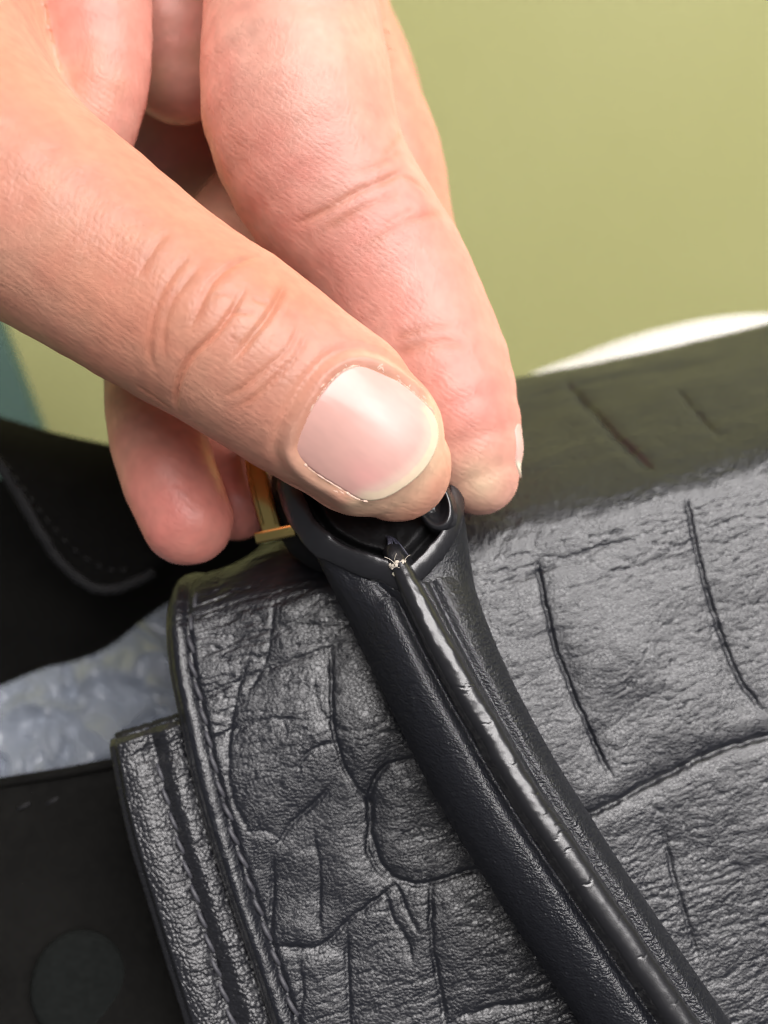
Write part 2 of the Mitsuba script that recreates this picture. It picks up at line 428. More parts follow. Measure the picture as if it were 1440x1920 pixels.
# painted edge of the panel: a narrow wall under its left border
row = P[:, 0] - nrm[:, 0] * 0.05
cut = [row + E1 * 0.05, row - E1 * 0.35 - nrm[:, 0] * 0.35, row - E1 * 0.45 - nrm[:, 0] * 0.9, row - E1 * 0.25 - nrm[:, 0] * 1.5, row + E1 * 1.6 - nrm[:, 0] * 2.1]
ev = np.stack([gaussian_filter1d(x, 4, axis=0) for x in cut], 1)
add('handbag__painted_edge', (ev.reshape(-1, 3), grid_faces(len(row), 5)), 'edge_paint', label='shiny painted edge of the front panel')

# stitches along the border
stitch_i = 0
sel = (e > 0.5) & (e < 6)
ptree, pset = cKDTree(np.stack([Am[sel], Sarc[sel]], 1)), P[sel]
pn = nrm[sel]


def surf(a, s):
    k = ptree.query([a, s])[1]
    return pset[k], pn[k]




def stitch(p0, p1, r, up, mat='thread', lift=0.0):
    global stitch_i
    add(num('handbag__stitch', stitch_i), capsule_stitch(p0, p1, r, up, lift), mat)
    stitch_i += 1


bs = np.arange(-62, 6.0, 3.15)
for b0 in bs:
    j = rng.uniform(-0.12, 0.12, 4)
    b1 = b0 + 2.35 + j[0]
    a0, a1 = aleft(b0) + 2.72 / 0.93 + 0.22 + j[1], aleft(b1) + 2.72 / 0.93 - 0.22 + j[2]
    (q1, u1), (q0, u0) = surf(a1, b1), surf(a0, b0)
    stitch(q1 + u1 * 0.12, q0 + u0 * 0.16, 0.31, unit(u0 + u1))

# ------------------------------------------------------------------ handbag: the padded side strip with its stitching
IN = np.array([(340, 1345), (362, 1440), (394, 1550), (432, 1670), (474, 1790), (516, 1910), (560, 2030)], float)
OUT = np.array([(206, 1388), (222, 1480), (246, 1585), (288, 1725), (330, 1860), (352, 1930), (390, 2040)], float)
nl, nc = 430, 150
sin_, sout = spline(IN, n=nl), spline(OUT, n=nl)
tt = np.linspace(0, 1, nc)
pin, pout = on_plane(sin_[:, 0] + 22, sin_[:, 1] - 6, -2.6), on_plane(sout[:, 0], sout[:, 1], -2.2)
G = pout[:, None] * (1 - tt)[None, :, None] + pin[:, None] * tt[None, :, None]
Lc = np.cumsum(np.concatenate([[0], np.linalg.norm(np.diff(pout, axis=0), axis=1)]))
lu, tu = np.repeat(Lc[:, None], nc, 1), np.repeat(tt[None], nl, 0)
wmm = np.linalg.norm(pin - pout, axis=1)[:, None] * tu
dn = -1.7 * sm(0.10, 0.0, tu) ** 1.5
mid = 0.47 + 0.03 * np.sin(lu / 9)
hs = 0.55 * np.exp(-((tu - 0.24) / 0.16) ** 2) + 1.15 * np.exp(-((tu - 0.68) / 0.13) ** 2) - 0.55 * np.exp(-((tu - mid) / 0.06) ** 2) - 1.5 * sm(0.84, 1.0, tu) + dn
hs += 0.35 * nz(lu / 5, wmm / 3, 0, 3, 71)
top_pinch = np.exp(-((lu - 3.4) / 1.4) ** 2)
hs -= 0.55 * top_pinch * sm(0.1, 0.4, tu)
hs -= 1.2 * sm(1.2, 0, lu) ** 2
c1, c2, cc = cells(lu / 0.62 + nz(lu / 2, wmm / 2, 0, 2, 72), wmm / 0.62 + nz(lu / 2, wmm / 2, 3, 2, 73), 74)
hs += 0.085 * sm(0.0, 0.38, c2 - c1) * (0.7 + 0.6 * cc)
rws = 1 - np.abs(2 * nz(lu / 1.1, wmm / 3.5, 0, 3, 75)) * 2
hs -= 0.14 * sm(0.7, 0.99, rws) * sm(0.08, 0.3, tu)
G = G + hs[..., None] * NB
add('handbag__side_strip', (G.reshape(-1, 3), grid_faces(nl, nc)[:, ::-1]), 'strip_leather', label='grained leather strip at the bag opening, padded, with a stitched groove')
# its raw, painted outer edge
ow = G[:, 0]
oe = np.stack([ow + E1 * 0.1 + NB * 0.05, ow - E1 * 0.55 - NB * 0.3, ow - E1 * 0.95 - NB * 1.4, ow - E1 * 0.9 - NB * 3.2, ow + E1 * 0.4 - NB * 4.2], 1)
oe += (nz(oe[..., 0] / 1.2, oe[..., 1] / 1.2, oe[..., 2] / 1.2, 3, 76) * 0.35)[..., None]
add('handbag__strip_edge', (oe.reshape(-1, 3), grid_faces(nl, 5)[:, ::-1]), 'edge_paint', label='dark worn edge of the side strip')
te = np.stack([G[0] + E2 * 0.0, G[0] + E2 * 0.5 - NB * 0.4, G[0] + E2 * 0.7 - NB * 1.6, G[0] + E2 * 0.2 - NB * 3.6], 0)
te += (nz(te[..., 0] / 0.6, te[..., 1] / 0.6, te[..., 2] / 0.6, 3, 77) * 0.9)[..., None] * unit(E2 + NB)
add('handbag__strip_end', (te.reshape(-1, 3), grid_faces(4, nc)), 'dry_leather', label='frayed cut end at the top of the side strip')
for l0 in np.arange(4.6, Lc[-1] - 2, 3.1):
    i0, i1 = np.searchsorted(Lc, l0), min(np.searchsorted(Lc, l0 + 2.2), nl - 1)
    k = int(np.clip(round((0.47 + 0.03 * math.sin(l0 / 9)) * (nc - 1)), 2, nc - 3))
    stitch(G[i0, k - 3] + NB * 0.12, G[i1, k + 3] + NB * 0.16, 0.29, NB)

# ------------------------------------------------------------------ handbag: lining, snap, gusset, inside
def sheet(curve0, curve1, n0, n1, bulge=None, dvec=(0, 0, 1), disp=None):
    c0, c1 = spline(curve0, n=n0), spline(curve1, n=n0)
    t = np.linspace(0, 1, n1)
    g = c0[:, None] * (1 - t)[None, :, None] + c1[:, None] * t[None, :, None]
    if disp is not None:
        g = g + disp(g)[..., None] * np.asarray(dvec, float)
    return g


LN = np.array([0.06, 0.15, 0.985])
lin = sheet(UL([(-120, 1500, 148), (0, 1470, 147), (110, 1452, 146), (215, 1432, 145), (300, 1416, 144), (420, 1395, 143)]),
            UL([(-120, 2020, 134), (40, 2020, 134), (180, 2020, 133), (320, 2020, 132), (420, 2020, 131), (540, 2020, 130)]), 110, 140,
            disp=lambda g: 1.2 * nz(g[..., 0] / 18, g[..., 1] / 18, 0, 3, 81))
add('handbag__lining', (lin.reshape(-1, 3), grid_faces(110, 140)), 'suede', label='black suede lining below the plastic film')
edge_path = spline(UL([(-120, 1498, 147.5), (0, 1468, 146.5), (110, 1450, 145.5), (215, 1430, 144.5), (300, 1414, 143.5)]), n=80)
add('handbag__lining_edge', sweep(edge_path, 0.8, sides=12), 'suede')
for x0 in (-25, 34, 88, 142):
    a0, a1 = U(x0, 1523 - 0.19 * x0, 145.6), U(x0 + 24, 1515 - 0.19 * (x0 + 24), 145.6)
    stitch(a0, a1, 0.36, (0, 0, 1.0), 'thread_dark', lift=0.5)

# round snap under the lining
sc = U(148, 1850, 136.2)
sx, sy = unit(np.array([1.0, 0, -0.06])), unit(np.array([0, 1.0, -0.15]))
sn = np.cross(sx, sy)
rr_, aa_ = np.linspace(0, 1, 26), np.linspace(0, 2 * np.pi, 72, endpoint=False)
R, A = np.meshgrid(rr_, aa_, indexing='ij')
dome = 1.0 * np.sqrt(np.clip(1 - R ** 7, 0, 1)) - 0.25 + 0.10 * nz(R * np.cos(A) * 3, R * np.sin(A) * 3, 0, 3, 82)
sv = sc + (R * np.cos(A))[..., None] * sx * 6.9 + (R * np.sin(A))[..., None] * sy * 7.6 + dome[..., None] * sn
add('handbag__magnetic_snap', (sv.reshape(-1, 3), grid_faces(26, 72, False, True)), 'snap_suede', label='round covered snap on the lining')

# inside of the bag, black
ins = sheet(UL([(-160, 905, 214), (60, 905, 214), (200, 955, 210), (320, 985, 204), (560, 965, 196), (760, 950, 192)]),
            UL([(-160, 1640, 200), (60, 1640, 200), (200, 1640, 199), (320, 1640, 196), (560, 1640, 186), (760, 1640, 178)]), 60, 60,
            disp=lambda g: 2.0 * nz(g[..., 0] / 15, g[..., 1] / 15, 0, 3, 83))
add('handbag__inner_lining', (ins.reshape(-1, 3), grid_faces(60, 60)), 'suede')

# folded gusset at the upper left with a welted, stitched rim
up_c = UL([(-140, 752, 186), (0, 781, 186), (100, 810, 185), (215, 836, 184), (330, 880, 182), (420, 960, 180)])
lo_c = UL([(-140, 760, 168), (0, 868, 168), (60, 965, 168), (118, 1052, 169), (190, 1102, 170), (300, 1062, 172)])
gus = sheet(up_c, lo_c, 120, 90, disp=lambda g: 1.0 * nz(g[..., 0] / 9, g[..., 1] / 9, 0, 3, 84))
gus += (5.0 * np.sin(np.linspace(0, np.pi, 90)) ** 0.8)[None, :, None] * np.array([0, 0.1, 1.0])
add('handbag__gusset', (gus.reshape(-1, 3), grid_faces(120, 90)), 'suede', label='black folded side gusset behind the fingers')
rim = gaussian_filter1d(gus[:, -1] + np.array([0, -0.2, 0.6]), 3, axis=0)
rimr = 0.80 + 0.30 * nz(np.arange(120) / 5, 0, 0, 3, 85)
rim += (meshkit.fbm(rim / 2.5, 3, 86) - 0.5)[:, None] * np.array([0.6, 0.6, 0.6])
add('handbag__gusset_rim', sweep(rim, rimr, sides=14, flat=(0.7, 1.2)), 'dry_leather', label='curved stitched rim of the gusset')
gi = np.arange(16, 110, 5)
for a_, b_ in zip(gi[:-1], gi[1:]):
    p0, p1 = gus[a_, -14] + (0, 0, 0.6), gus[b_ - 2, -14] + (0, 0, 0.6)
    stitch(p0, p1, 0.35, (0, 0, 1.0), 'thread_dark')

# back half of the bag, out of sight behind the front
bk = sheet(UL([(500, 1060, 172), (700, 900, 185), (1100, 740, 192), (1560, 600, 196)]), UL([(500, 2100, 160), (700, 2100, 160), (1100, 2100, 160), (1560, 2100, 160)]), 40, 40)
add('handbag__back_panel', (bk.reshape(-1, 3), grid_faces(40, 40)), 'suede')

# crumpled clear plastic film inside the bag
pl = sheet(UL([(-120, 1336, 190), (0, 1288, 190), (90, 1252, 190), (190, 1222, 190), (255, 1175, 190), (320, 1128, 190), (430, 1070, 190)]),
           UL([(-120, 1560, 176), (0, 1550, 176), (62, 1545, 176), (190, 1530, 176), (240, 1530, 176), (320, 1520, 176), (430, 1510, 176)]), 240, 170)
fx, fy = pl[..., 0], pl[..., 1]
k1, k2, kc = cells(fx / 12.0 + fy / 17 + 1.2 * nz(fx / 7, fy / 7, 0, 2, 91), fy / 12.0 - fx / 20 + 1.2 * nz(fx / 7, fy / 7, 3, 2, 92), 93)
k3, k4, kd = cells(fx / 4.0 + fy / 9, fy / 7.0, 94)
pl[..., 2] += (8.0 * (k1 - 0.4) + 1.8 * (k3 - 0.4)) * sm(0, 0.2, np.linspace(0, 1, 170))[None] + 0.15 * nz(fx / 1.5, fy / 1.5, 0, 2, 95) + 1.6 * sm(0.75, 1.0, 1 - 2.6 * np.abs(nz(fx / 6 + fy / 12, fy / 9, 7, 2, 96)))
add('plastic_film', (pl.reshape(-1, 3), grid_faces(240, 170)), 'film', smooth=24, label='crumpled grey translucent plastic film stuffed inside the open bag', cat='plastic film')

# gold fitting that the handle hangs from
def bar(pts, w, t, nside=(0, 0, 1)):
    """A flat bevelled bar along pts."""
    path = spline(pts, n=24)
    tg, n, b = frames(path, np.asarray(nside, float))
    c = 0.22
    prof = np.array([(-w / 2 + c, t / 2), (w / 2 - c, t / 2), (w / 2, t / 2 - c), (w / 2, -t / 2 + c), (w / 2 - c, -t / 2), (-w / 2 + c, -t / 2), (-w / 2, -t / 2 + c), (-w / 2, t / 2 - c)])
    v = path[:, None] + prof[None, :, :1] * b[:, None] + prof[None, :, 1:] * n[:, None]
    k = len(prof)
    f = grid_faces(len(path), k, False, True)
    v = v.reshape(-1, 3)
    i = np.arange(1, k - 1)
    e0 = (len(path) - 1) * k
    f = np.vstack([f, np.stack([i * 0, i + 1, i], 1), np.stack([i * 0 + e0, e0 + i, e0 + i + 1], 1)])
    return trimesh.Trimesh(v, f, process=False)


add('handbag__handle_ring', bar(UL([(470, 800, 131), (485, 900, 129.5), (512, 1000, 128)]), 2.7, 1.5), 'gold', smooth=20, label='flat gold metal ring holding the handle')
b1_ = bar(UL([(489, 805, 130.2), (499, 900, 128.7), (518, 985, 127.4)]), 0.32, 0.5)
b2_ = bar(UL([(456, 805, 130.2), (472, 900, 128.7), (494, 985, 127.4)]), 0.32, 0.5)
add('handbag__handle_ring__raised_border', trimesh.util.concatenate([b1_, b2_]), 'gold', smooth=20)
add('handbag__handle_ring__foot', bar(UL([(482, 1009, 126.6), (515, 1002, 126.4), (552, 994, 126.4)]), 1.5, 2.0), 'gold', smooth=25, label='gold foot plate of the ring')

# ------------------------------------------------------------------ handbag: rolled handle with its glued seam
HP = [(752, 1088, 123.0, 8.8), (774, 1138, 120.6, 8.3), (812, 1225, 118.3, 7.75), (884, 1375, 116.8, 7.5), (972, 1532, 115.3, 7.45), (1074, 1690, 114.2, 7.4), (1182, 1850, 113.2, 7.4), (1300, 2020, 112.0, 7.4), (1400, 2160, 111.0, 7.4)]
hp = np.array([[*U(x, y, d), r] for x, y, d, r in HP])
hpath = spline(hp, n=700)
hc, hr = hpath[:, :3], hpath[:, 3]
hT, hN, hBn = frames(hc, -unit(hc))          # hN towards the lens, hBn sideways
if (hBn[:, 0].mean()) < 0:
    hBn = -hBn
hl = np.concatenate([[0], np.cumsum(np.linalg.norm(np.diff(hc, axis=0), axis=1))])
phi = np.radians(np.interp(hl, [0, 6, 20, 40, 90], [2, 5, 13, 17, 18]))
na = 220
an = np.linspace(-np.pi, np.pi, na, endpoint=False)     # 0 = towards the lens, positive = right
L_, An = np.meshgrid(hl, an, indexing='ij')
rel = (An - phi[:, None])
arc = rel * hr[:, None]
rad = hr[:, None] * (1 + 0.02 * np.cos(2 * An)) + 0.25 * nz(L_ / 9, np.cos(An) * 2, np.sin(An) * 2, 3, 101)
rad = rad - 1.15 * np.exp(-((arc + 2.1) / 0.75) ** 2) - 0.75 * np.exp(-((arc - 2.7) / 0.55) ** 2) + 0.10 * np.exp(-((arc + 4.4) / 1.8) ** 2) + 0.06 * np.exp(-((arc - 4.6) / 1.2) ** 2)
xg, yg = L_, An * hr.mean()
z1, z2, zc = cells(xg / 0.62 + nz(xg / 2, yg / 2, 0, 2, 102), yg / 0.40 + nz(xg / 2, yg / 2, 4, 2, 103), 104)
rad += 0.055 * sm(0, 0.4, z2 - z1) * (0.6 + 0.8 * zc)
rad -= 0.05 * sm(0.75, 1.0, 1 - np.abs(2 * nz(xg / 1.1, yg / 4, 0, 3, 105)) * 2)
hv = hc[:, None] + rad[..., None] * (np.cos(An)[..., None] * hN[:, None] + np.sin(An)[..., None] * hBn[:, None])
kh = int(np.searchsorted(hl, 5.0))
add('handbag__handle', (hv[kh:].reshape(-1, 3), grid_faces(len(hc) - kh, na, False, True)[:, ::-1]), 'handle_leather', label='rolled black leather handle running down the bag front')

# the seam fin: two glued leather edges, painted and shiny, a little cracked
fin_u = np.cos(phi)[:, None] * hN + np.sin(phi)[:, None] * hBn
fin_s = np.cross(hT, fin_u)
if (fin_s[:, 0].mean()) < 0:
    fin_s = -fin_s
pr = np.array([(-1.95, -1.6), (-1.9, -0.6), (-1.85, 0.4), (-1.78, 1.1), (-1.55, 1.62), (-1.15, 1.95), (-0.6, 2.12), (0.0, 2.16), (0.6, 2.08), (1.1, 1.88), (1.5, 1.5), (1.75, 1.0), (1.95, 0.4), (2.2, -0.2), (2.6, -0.7), (2.9, -1.5)])
pr = spline(pr * [0.86, 1.0], n=46)
wob = 0.22 * nz(hl / 3.0, 0, 0, 3, 111)
sc_w = (np.interp(hl, [0, 4, 12, 40], [0.72, 0.8, 0.92, 1.0]) + 0.10 * nz(hl / 2.0, 5, 0, 3, 112))[:, None]
Fu, Fs = np.repeat(pr[None, :, 1], len(hl), 0), np.repeat(pr[None, :, 0], len(hl), 0)
lf = np.repeat(hl[:, None], 46, 1)
dent = 0.32 * nz(lf / 1.3, Fs / 0.9, 0, 3, 113) * np.interp(lf, [0, 8, 20, 45], [1.4, 0.8, 0.4, 0.15])
for lc in rng.uniform(14, 62, 15):                              # small cracks across the paint
    w0 = rng.uniform(0.05, 0.08)
    side = rng.uniform(-0.3, 1.3)
    dent -= 0.13 * np.exp(-((lf - lc - 0.22 * np.sin(Fs * 4 + lc)) / w0) ** 2) * np.exp(-((Fs - side) / 0.7) ** 2)
fr = hr[:, None] + 0.15 - 1.2 * sm(2.5, 0.0, lf) + Fu * (0.95 + 0.05 * sc_w) + np.where(Fu > 0.3, dent, dent * 0.2)
fv = hc[:, None] + fr[..., None] * fin_u[:, None] + (Fs * sc_w + wob[:, None])[..., None] * fin_s[:, None]
k_from = int(np.searchsorted(hl, 1.2))
fv = fv[k_from:]
add('handbag__handle__seam_ridge', (fv.reshape(-1, 3), grid_faces(len(fv), 46)), 'edge_paint', label='shiny cracked seam ridge along the handle')

# the opened end of the handle: a rim, the hollow, its outside
RIM = [(757, 1088, 113.2), (738, 1078, 113.4), (700, 1064, 113.9), (640, 1042, 115.0), (588, 1006, 116.4), (556, 956, 118.2), (542, 905, 120.3), (560, 850, 122.5), (640, 805, 124.5), (730, 795, 125), (815, 830, 123.6), (848, 880, 121.5), (857, 940, 118.6), (843, 1000, 115.8), (808, 1046, 114.0), (778, 1076, 113.4)]
rp = spline(UL(RIM), n=220, closed=True)
cen = U(706, 945, 119.5)
rim_x = (rp[:, 0] - rp[:, 0].min()) / np.ptp(rp[:, 0])
rim_r = (1.5 - 0.50 * rim_x) * (1 + 0.30 * nz(np.arange(220) / 7, 0, 0, 3, 121))
rimm = sweep(rp, rim_r, ref=unit(np.array([0.05, 0.1, 0.85]) + 0.55 * unit(rp - rp.mean(0))), sides=24, closed=True, flat=(0.45, 1.2))
add('handbag__handle__rim', rimm, 'edge_paint', label='shiny painted rim round the opened handle end')
nr = 60
tq = np.linspace(0, 1, nr)
cup = rp[:, None] * (1 - tq)[None, :, None] + cen[None, None] * tq[None, :, None]
cup[..., 2] -= (2.6 * np.exp(-((tq - 0.17) / 0.09) ** 2) + 0.9 * np.sin(np.clip(tq * 1.6, 0, 1) * np.pi / 2))[None]
cq = cup.copy()
cup[..., 2] += 0.5 * np.exp(-((tq - 0.34) / 0.07) ** 2)[None] + 0.8 * nz(cq[..., 0] / 1.6, cq[..., 1] / 1.6, 0, 4, 122) * sm(0.02, 0.2, tq)[None]
add('handbag__handle__hollow', (cup.reshape(-1, 3), grid_faces(220, nr, True, False)), 'dry_leather', label='dark hollow inside of the handle end')
# the leather flares from the round handle to the rim
kq = int(np.searchsorted(hl, 7.5))
rcen = rp.mean(0)
th_r = np.arctan2(rp[:, 0] - rcen[0], -(rp[:, 1] - rcen[1]))
ring_an = (th_r + np.pi) / (2 * np.pi) * na
i0_ = np.floor(ring_an).astype(int) % na
fr_w = (ring_an - np.floor(ring_an))[:, None]
ring = hv[kq][i0_] * (1 - fr_w) + hv[kq][(i0_ + 1) % na] * fr_w
q_ = np.linspace(0, 1, 48)[None, :, None]
t0_ = (unit(ring - rp) * 0.5 + unit(rp - rcen) * 0.35 + np.array([0, 0, -0.5]))[:, None] * 9.0
t1_ = np.repeat((hT[kq] * 9.0)[None, None], 220, 0)
h00, h10, h01, h11 = 2 * q_ ** 3 - 3 * q_ ** 2 + 1, q_ ** 3 - 2 * q_ ** 2 + q_, -2 * q_ ** 3 + 3 * q_ ** 2, q_ ** 3 - q_ ** 2
sock = h00 * (rp[:, None] - np.array([0, 0, 0.3])) + h10 * t0_ + h01 * ring[:, None] + h11 * t1_
sock[..., 2] += 0.5 * nz(sock[..., 0] / 2.5, sock[..., 1] / 2.5, sock[..., 2] / 2.5, 3, 125) * np.sin(np.pi * q_[..., 0])
add('handbag__handle__end_flare', (sock.reshape(-1, 3), grid_faces(220, 48, True, False)[:, ::-1]), 'handle_leather', label='leather of the handle flaring out to its opened end')
# inner tongue with a glossy lip, right of the thumb
tc = U(815, 945, 116.2)
tx, ty = unit(np.array([0.93, 0.30, 0.2])), unit(np.array([-0.30, 0.93, -0.25]))
tn = np.cross(tx, ty)
R, A = np.meshgrid(np.linspace(0, 1, 30), np.linspace(0, 2 * np.pi, 80, endpoint=False), indexing='ij')
ht = 0.85 * np.exp(-((R - 0.76) / 0.20) ** 2) - 1.2 * sm(0.9, 1.0, R) - 0.5 * sm(0.5, 0.2, R) + 0.3 * nz(R * np.cos(A) * 4, R * np.sin(A) * 4, 0, 3, 123) * sm(0.6, 0.3, R)
tv = tc + (R * np.cos(A))[..., None] * tx * 2.4 + (R * np.sin(A))[..., None] * ty * 3.9 + ht[..., None] * tn
add('handbag__handle__inner_tongue', (tv.reshape(-1, 3), grid_faces(30, 80, False, True)), 'edge_paint', label='glossy inner leather tongue beside the thumb')
# the leather loop that passes through the gold ring, half hidden under the thumb
lp = spline(np.array([[*U(x, y, d), r] for x, y, d, r in [(640, 800, 137, 3.6), (585, 860, 134, 4.2), (566, 930, 132.5, 4.4), (590, 1000, 131, 4.2), (650, 1040, 130, 3.4)]]), n=70)
add('handbag__handle__inner_loop', sweep(lp[:, :3], lp[:, 3] * (1 + 0.12 * nz(np.arange(70) / 7, 0, 0, 3, 126)), sides=28), 'dry_leather', label='dark leather loop passing through the gold ring')
# broken thread ends and pale frayed core at the tear
ths = []
for i in range(9):
    x0, x1 = 727 + rng.uniform(-4, 6), 722 + 5.2 * i + rng.uniform(-3, 3)
    y1 = 1046 + rng.uniform(-8, 6) - 0.8 * abs(i - 4)
    pts = UL([(x0, 1006, 118.2), ((x0 + x1) / 2 + rng.uniform(-3, 3), 1022, 115.4), (x1, y1, 115.6 + rng.uniform(-0.5, 0.5))])
    ths.append(sweep(spline(pts, n=12), np.linspace(0.14, 0.06, 12) * rng.uniform(0.9, 1.4), sides=7))
add('handbag__handle__loose_thread', trimesh.util.concatenate(ths), 'thread_blue', label='tuft of loose bluish grey thread ends', kind='stuff')
fr_ = []
for i in range(26):
    b_ = trimesh.creation.icosphere(subdivisions=2, radius=rng.uniform(0.14, 0.42))
    v = np.array(b_.vertices)
    v *= (1 + 1.3 * nz(v[:, 0] * 5 + i * 7, v[:, 1] * 5, v[:, 2] * 5, 2, 130 + i))[:, None]
    top = i % 2
    c_ = U(747 + rng.normal(0, 5), (1060 if top else 1077) + rng.normal(0, 4), 112.0 + rng.uniform(0, 0.9))
    fr_.append(trimesh.Trimesh(v + c_, b_.faces, process=False))
for i in range(14):
    p0 = U(747 + rng.normal(0, 7), 1066 + rng.normal(0, 8), 112.0)
    p1 = p0 + rng.normal(0, 0.75, 3)
    fr_.append(sweep(spline([p0, (p0 + p1) / 2 + rng.normal(0, 0.2, 3), p1], n=8), 0.045, sides=6))
add('handbag__handle__frayed_core', trimesh.util.concatenate(fr_), 'fray', label='pale frayed spot where the seam splits', kind='stuff')

# ------------------------------------------------------------------ the hand: a distance field of tapering, bending fingers
class Chain:
    def __init__(self, rows, nseg=22, flat=None):
        r = np.array([[*U(x, y, d), rr] for x, y, d, rr in rows])
        p = spline(r, n=nseg + 1)
        # radii by a monotone curve, so that they do not overshoot
        L = np.concatenate([[0], np.cumsum(np.linalg.norm(np.diff(r[:, :3], axis=0), axis=1))])
        p[:, 3] = PchipInterpolator(L, r[:, 3])(np.linspace(0, L[-1], nseg + 1))
        self.p, self.flat = p, flat
        self.lo, self.hi = (p[:, :3] - p[:, 3:]).min(0), (p[:, :3] + p[:, 3:]).max(0)

    def __call__(self, q, margin=6.0):
        out = np.full(len(q), margin)
        m = ((q > self.lo - margin) & (q < self.hi + margin)).all(1)
        if m.any():
            x = q[m]
            best = np.full(len(x), 1e9)
            n = len(self.p) - 1
            for i in range(n):
                a, b = self.p[i], self.p[i + 1]
                ba = b[:3] - a[:3]
                w = x - a[:3]
                h = np.clip(w @ ba / (ba @ ba), 0, 1)
                w -= h[:, None] * ba
                if self.flat is not None:
                    ax, f0, f1 = self.flat
                    k = f0 + (f1 - f0) * (i / n)
                    w += ((k - 1) * (w @ ax))[:, None] * ax
                np.minimum(best, np.sqrt((w * w).sum(1)) - (a[3] + h * (b[3] - a[3])), out=best)
            out[m] = np.minimum(best, margin)
        return out


def smin(a, b, k):
    h = np.maximum(k - np.abs(a - b), 0) / k
    return np.minimum(a, b) - h * h * k * 0.25


TN = unit(np.array([0.12, 0.16, 0.98]))
CH = {
    'thumb': Chain([(-330, -420, 134, 19), (-190, -120, 126, 17), (-145, 140, 119, 15.6), (-6, 345, 114, 14.0), (186, 478, 112, 12.3), (322, 572, 110.8, 11.3), (428, 634, 110, 10.9), (540, 714, 110, 10.3), (640, 780, 110.6, 9.95), (711, 846, 111.6, 8.4), (742, 874, 112.8, 6.6)], 26, (TN, 1.0, 1.16)),
    'index': Chain([(515, -330, 136, 11.5), (540, -90, 129, 10.8), (550, 80, 126.5, 11.6), (562, 205, 126, 12.4), (588, 302, 126, 11.8), (645, 400, 126.5, 11.0), (720, 500, 127, 10.4), (770, 600, 127, 10.1), (814, 690, 126.2, 9.5), (850, 775, 125, 8.3), (880, 850, 123.6, 6.4), (900, 893, 122.8, 4.7)], 26),
    'middle': Chain([(470, -330, 158, 12), (590, -60, 158, 10.8), (628, 110, 156, 10.3), (706, 298, 154, 10.2), (738, 430, 152, 9.3), (800, 640, 148, 8.8), (820, 780, 144, 7.5), (830, 850, 141, 6.2)], 24),
    'ring': Chain([(430, -330, 172, 12), (560, -60, 172, 11), (690, 230, 182, 10.8), (650, 470, 178, 10.2), (540, 660, 163, 8.8), (455, 790, 146, 6.8), (438, 880, 140, 5.9), (443, 946, 137, 4.8)], 26),
    'little': Chain([(360, -330, 172, 12), (470, -60, 172, 11), (570, 190, 184, 10.8), (460, 440, 177, 10.6), (320, 610, 150, 8.2), (287, 740, 134, 6.3), (310, 870, 127.5, 6.1), (352, 975, 125, 5.6)], 26),
}
PALM = [Chain([(-250, -520, 150, 20), (60, -360, 150, 18), (330, -340, 150, 15), (520, -350, 150, 14)], 12),
        Chain([(60, -340, 140, 12), (150, -120, 131, 8.2), (186, 60, 127.5, 6.2), (192, 140, 127, 5.4), (176, 235, 127, 4.8), (150, 330, 128, 4.5)], 16),
        Chain([(330, -340, 150, 12), (330, -140, 150, 8.8), (322, 40, 148, 8.2), (332, 125, 150, 7.6)], 14),
        Chain([(-160, -100, 140, 16), (120, -180, 150, 14), (420, -180, 162, 13)], 10),
        Chain([(-60, -260, 165, 24), (180, -200, 186, 24), (520, -260, 184, 24)], 10),
        Chain([(200, -200, 194, 14), (300, 60, 194, 14), (330, 260, 192, 13)], 10)]


def palm(q):
    o = PALM[0](q)
    for c in PALM[1:]:
        o = smin(o, c(q), 4.0)
    return o


def hand(q):
    pl_ = palm(q)
    out = pl_
    for name, c in CH.items():
        out = smin(out, smin(pl_, c(q), 6.0 if name not in ('thumb',) else 3.0), 1.3)
    return out


def grad(f, q, e=0.05):
    g = np.stack([f(q + np.eye(3)[k] * e) - f(q - np.eye(3)[k] * e) for k in range(3)], 1) / (2 * e)
    return g


